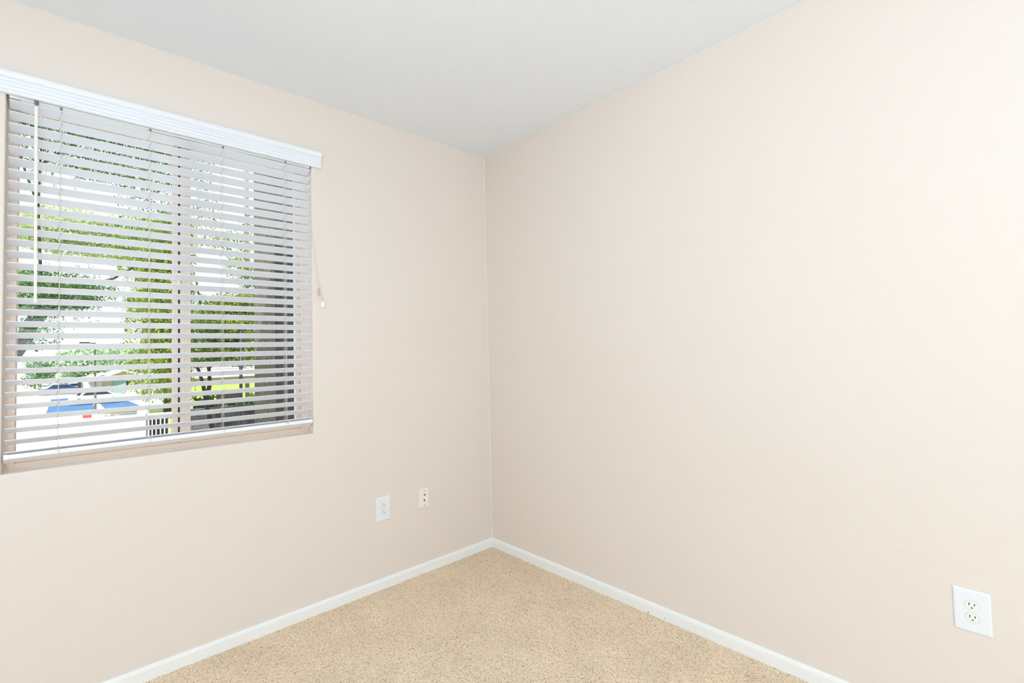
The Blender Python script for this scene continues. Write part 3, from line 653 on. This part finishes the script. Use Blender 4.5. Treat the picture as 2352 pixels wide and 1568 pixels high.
# --- shaded block wall and planting below it
bw = empty('block_wall', (3.5, 20, GZ), 'grey-brown block wall in shade low in the right half of the window', 'wall')
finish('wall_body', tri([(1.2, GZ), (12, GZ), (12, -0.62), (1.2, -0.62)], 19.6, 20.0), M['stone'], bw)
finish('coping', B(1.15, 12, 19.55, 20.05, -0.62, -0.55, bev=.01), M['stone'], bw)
for i, (u, v) in enumerate(((449, 902), (490, 905), (535, 898), (578, 900))):
    p = at(u, v, 30 + i)
    s = empty('shrub', (p.x, 30 + i, GZ), ('low dark shrub under the left end of the carport', 'low dark shrub beside the leafy tree trunk', 'low dark shrub left of the slim dark post', 'low dark shrub next to the stucco wing')[i], 'shrub', 'shrubs on the lawn')
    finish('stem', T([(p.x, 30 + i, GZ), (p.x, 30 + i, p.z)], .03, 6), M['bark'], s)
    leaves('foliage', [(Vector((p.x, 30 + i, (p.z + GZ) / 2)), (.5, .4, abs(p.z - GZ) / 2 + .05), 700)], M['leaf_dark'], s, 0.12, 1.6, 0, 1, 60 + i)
# bench-like timber rail on the walk
bn = empty('timber_bench', (2.6, 23.5, GZ), 'brown timber bench on the lawn behind the block wall', 'bench')
p = at(500, 912, 23.5); q = at(560, 912, 23.5)
finish('seat', B(p.x, q.x, 23.3, 23.7, p.z - .32, p.z - .22), M['bark'], bn)
finish('backrest', B(p.x, q.x, 23.72, 23.78, p.z - .12, p.z + .16), M['bark'], bn)
for x in (p.x + .1, (p.x + q.x) / 2, q.x - .1): finish('leg', B(x - .05, x + .05, 23.35, 23.75, GZ, p.z - .22), M['bark'], bn)

# --- slatted gate and utility box at the foot of the lime tree
Y = 12.0
gt = empty('slatted_gate', (at(365, 980, Y).x, Y, GZ), 'white barred gate with dark openings low at the window centre', 'gate')
a = at(341, 955, Y); b_ = at(396, 955, Y); zt = at(345, 953, Y).z
finish('backing_panel', B(a.x, b_.x - .08, Y + .05, Y + .5, GZ, zt - .01), M['darkmetal'], gt)
for u in (341, 349.5, 358.5, 368.5, 378, 389):
    p = at(u, 980, Y); finish('bar', B(p.x - .010, p.x + .010, Y - .02, Y + .02, GZ, zt), M['whitep'], gt)
finish('top_rail', B(a.x - .02, b_.x, Y - .03, Y + .03, zt, zt + .035), M['whitep'], gt)
p = at(328, 945, 30)
ub = empty('utility_box', (p.x, 30, GZ), 'small pale utility box beside the kerb island', 'box')
finish('body', B(p.x - .22, p.x + .22, 29.8, 30.2, GZ, p.z + .15, bev=.02), M['whitecar'], ub); finish('lid', B(p.x - .25, p.x + .25, 29.77, 30.23, p.z + .15, p.z + .2, bev=.01), M['whitep'], ub)

# --- parked cars far away
def car(u, v, Yc, L, m, label, group=None, side=True):
    p = at(u, v, Yc); x0 = p.x - L / 2
    e = empty('parked_car', (p.x, Yc, GZ), label, 'car', group)
    s = L / 4.5; pr = [(0, .35), (.05, .75), (.9, .85), (1.45, 1.35), (2.9, 1.38), (3.7, .95), (4.4, .85), (4.5, .4)]
    finish('body', tri([(x0 + a * s, GZ + b2) for a, b2 in pr], Yc, Yc + 1.75), m, e)
    pr2 = [(1.1, .92), (1.5, 1.28), (2.85, 1.30), (3.5, .95)]
    finish('side_window', tri([(x0 + a * s, GZ + b2) for a, b2 in pr2], Yc - .01, Yc), M['carglass'], e)
    for wx_ in (.85, 3.6):
        for yy in (Yc - .02, Yc + 1.57):
            finish('wheel', T([(x0 + wx_ * s, yy, GZ + .32), (x0 + wx_ * s, yy + .2, GZ + .32)], .32, 16), M['rubber'], e)
car(222, 920, 62, 4.2, M['whitecar'], 'white car parked behind the tall street lamp')
car(140, 868, 86, 4.4, M['navy'], 'dark blue car parked far left of the office building')
car(178, 866, 90, 4.4, M['whitecar'], 'pale car parked far off next to the dark blue car')
car(322, 889, 96, 4.4, M['navy'], 'dark blue car parked right of the office building')
car(352, 888, 104, 4.4, M['whitecar'], 'white car parked behind the plain brown post')

# ------------------------------------------------------------------ light
wo = D.worlds.new('sky'); SC.world = wo; wo.use_nodes = True; nt = wo.node_tree
bg = nt.nodes['Background']; bg.inputs['Color'].default_value = (0.90, 0.97, 1.0, 1); bg.inputs['Strength'].default_value = SKY      # bright hazy sky
def sun(name, e, az, el, col=(1, .97, .92)):
    l = D.lights.new(name, 'SUN'); l.energy = e; l.angle = math.radians(.6); l.color = col
    o = D.objects.new(name, l); C.objects.link(o)
    d = Vector((math.sin(az) * math.cos(el), math.cos(az) * math.cos(el), math.sin(el)))
    o.rotation_euler = d.to_track_quat('Z', 'Y').to_euler(); o.location = (0, 0, 20)
sun('sun', SUN, math.radians(215), math.radians(52))
def area(name, loc, aim, sx, sy, e, col):
    l = D.lights.new(name, 'AREA'); l.shape = 'RECTANGLE'; l.size = sx; l.size_y = sy; l.energy = e; l.color = col
    o = D.objects.new(name, l); C.objects.link(o); o.location = loc
    o.rotation_euler = (Vector(loc) - Vector(aim)).to_track_quat('Z', 'Y').to_euler()
for a in AREAS: area(*a)
SC.view_settings.view_transform = 'Standard'; SC.view_settings.look = 'None'; SC.view_settings.gamma = 1; SC.view_settings.use_curve_mapping = False
SC.view_settings.exposure = EXPO
SC.cycles.use_denoising = True
SC.cycles.max_bounces = 14; SC.cycles.diffuse_bounces = 8; SC.cycles.transparent_max_bounces = 16
SC.cycles.sample_clamp_indirect = 6
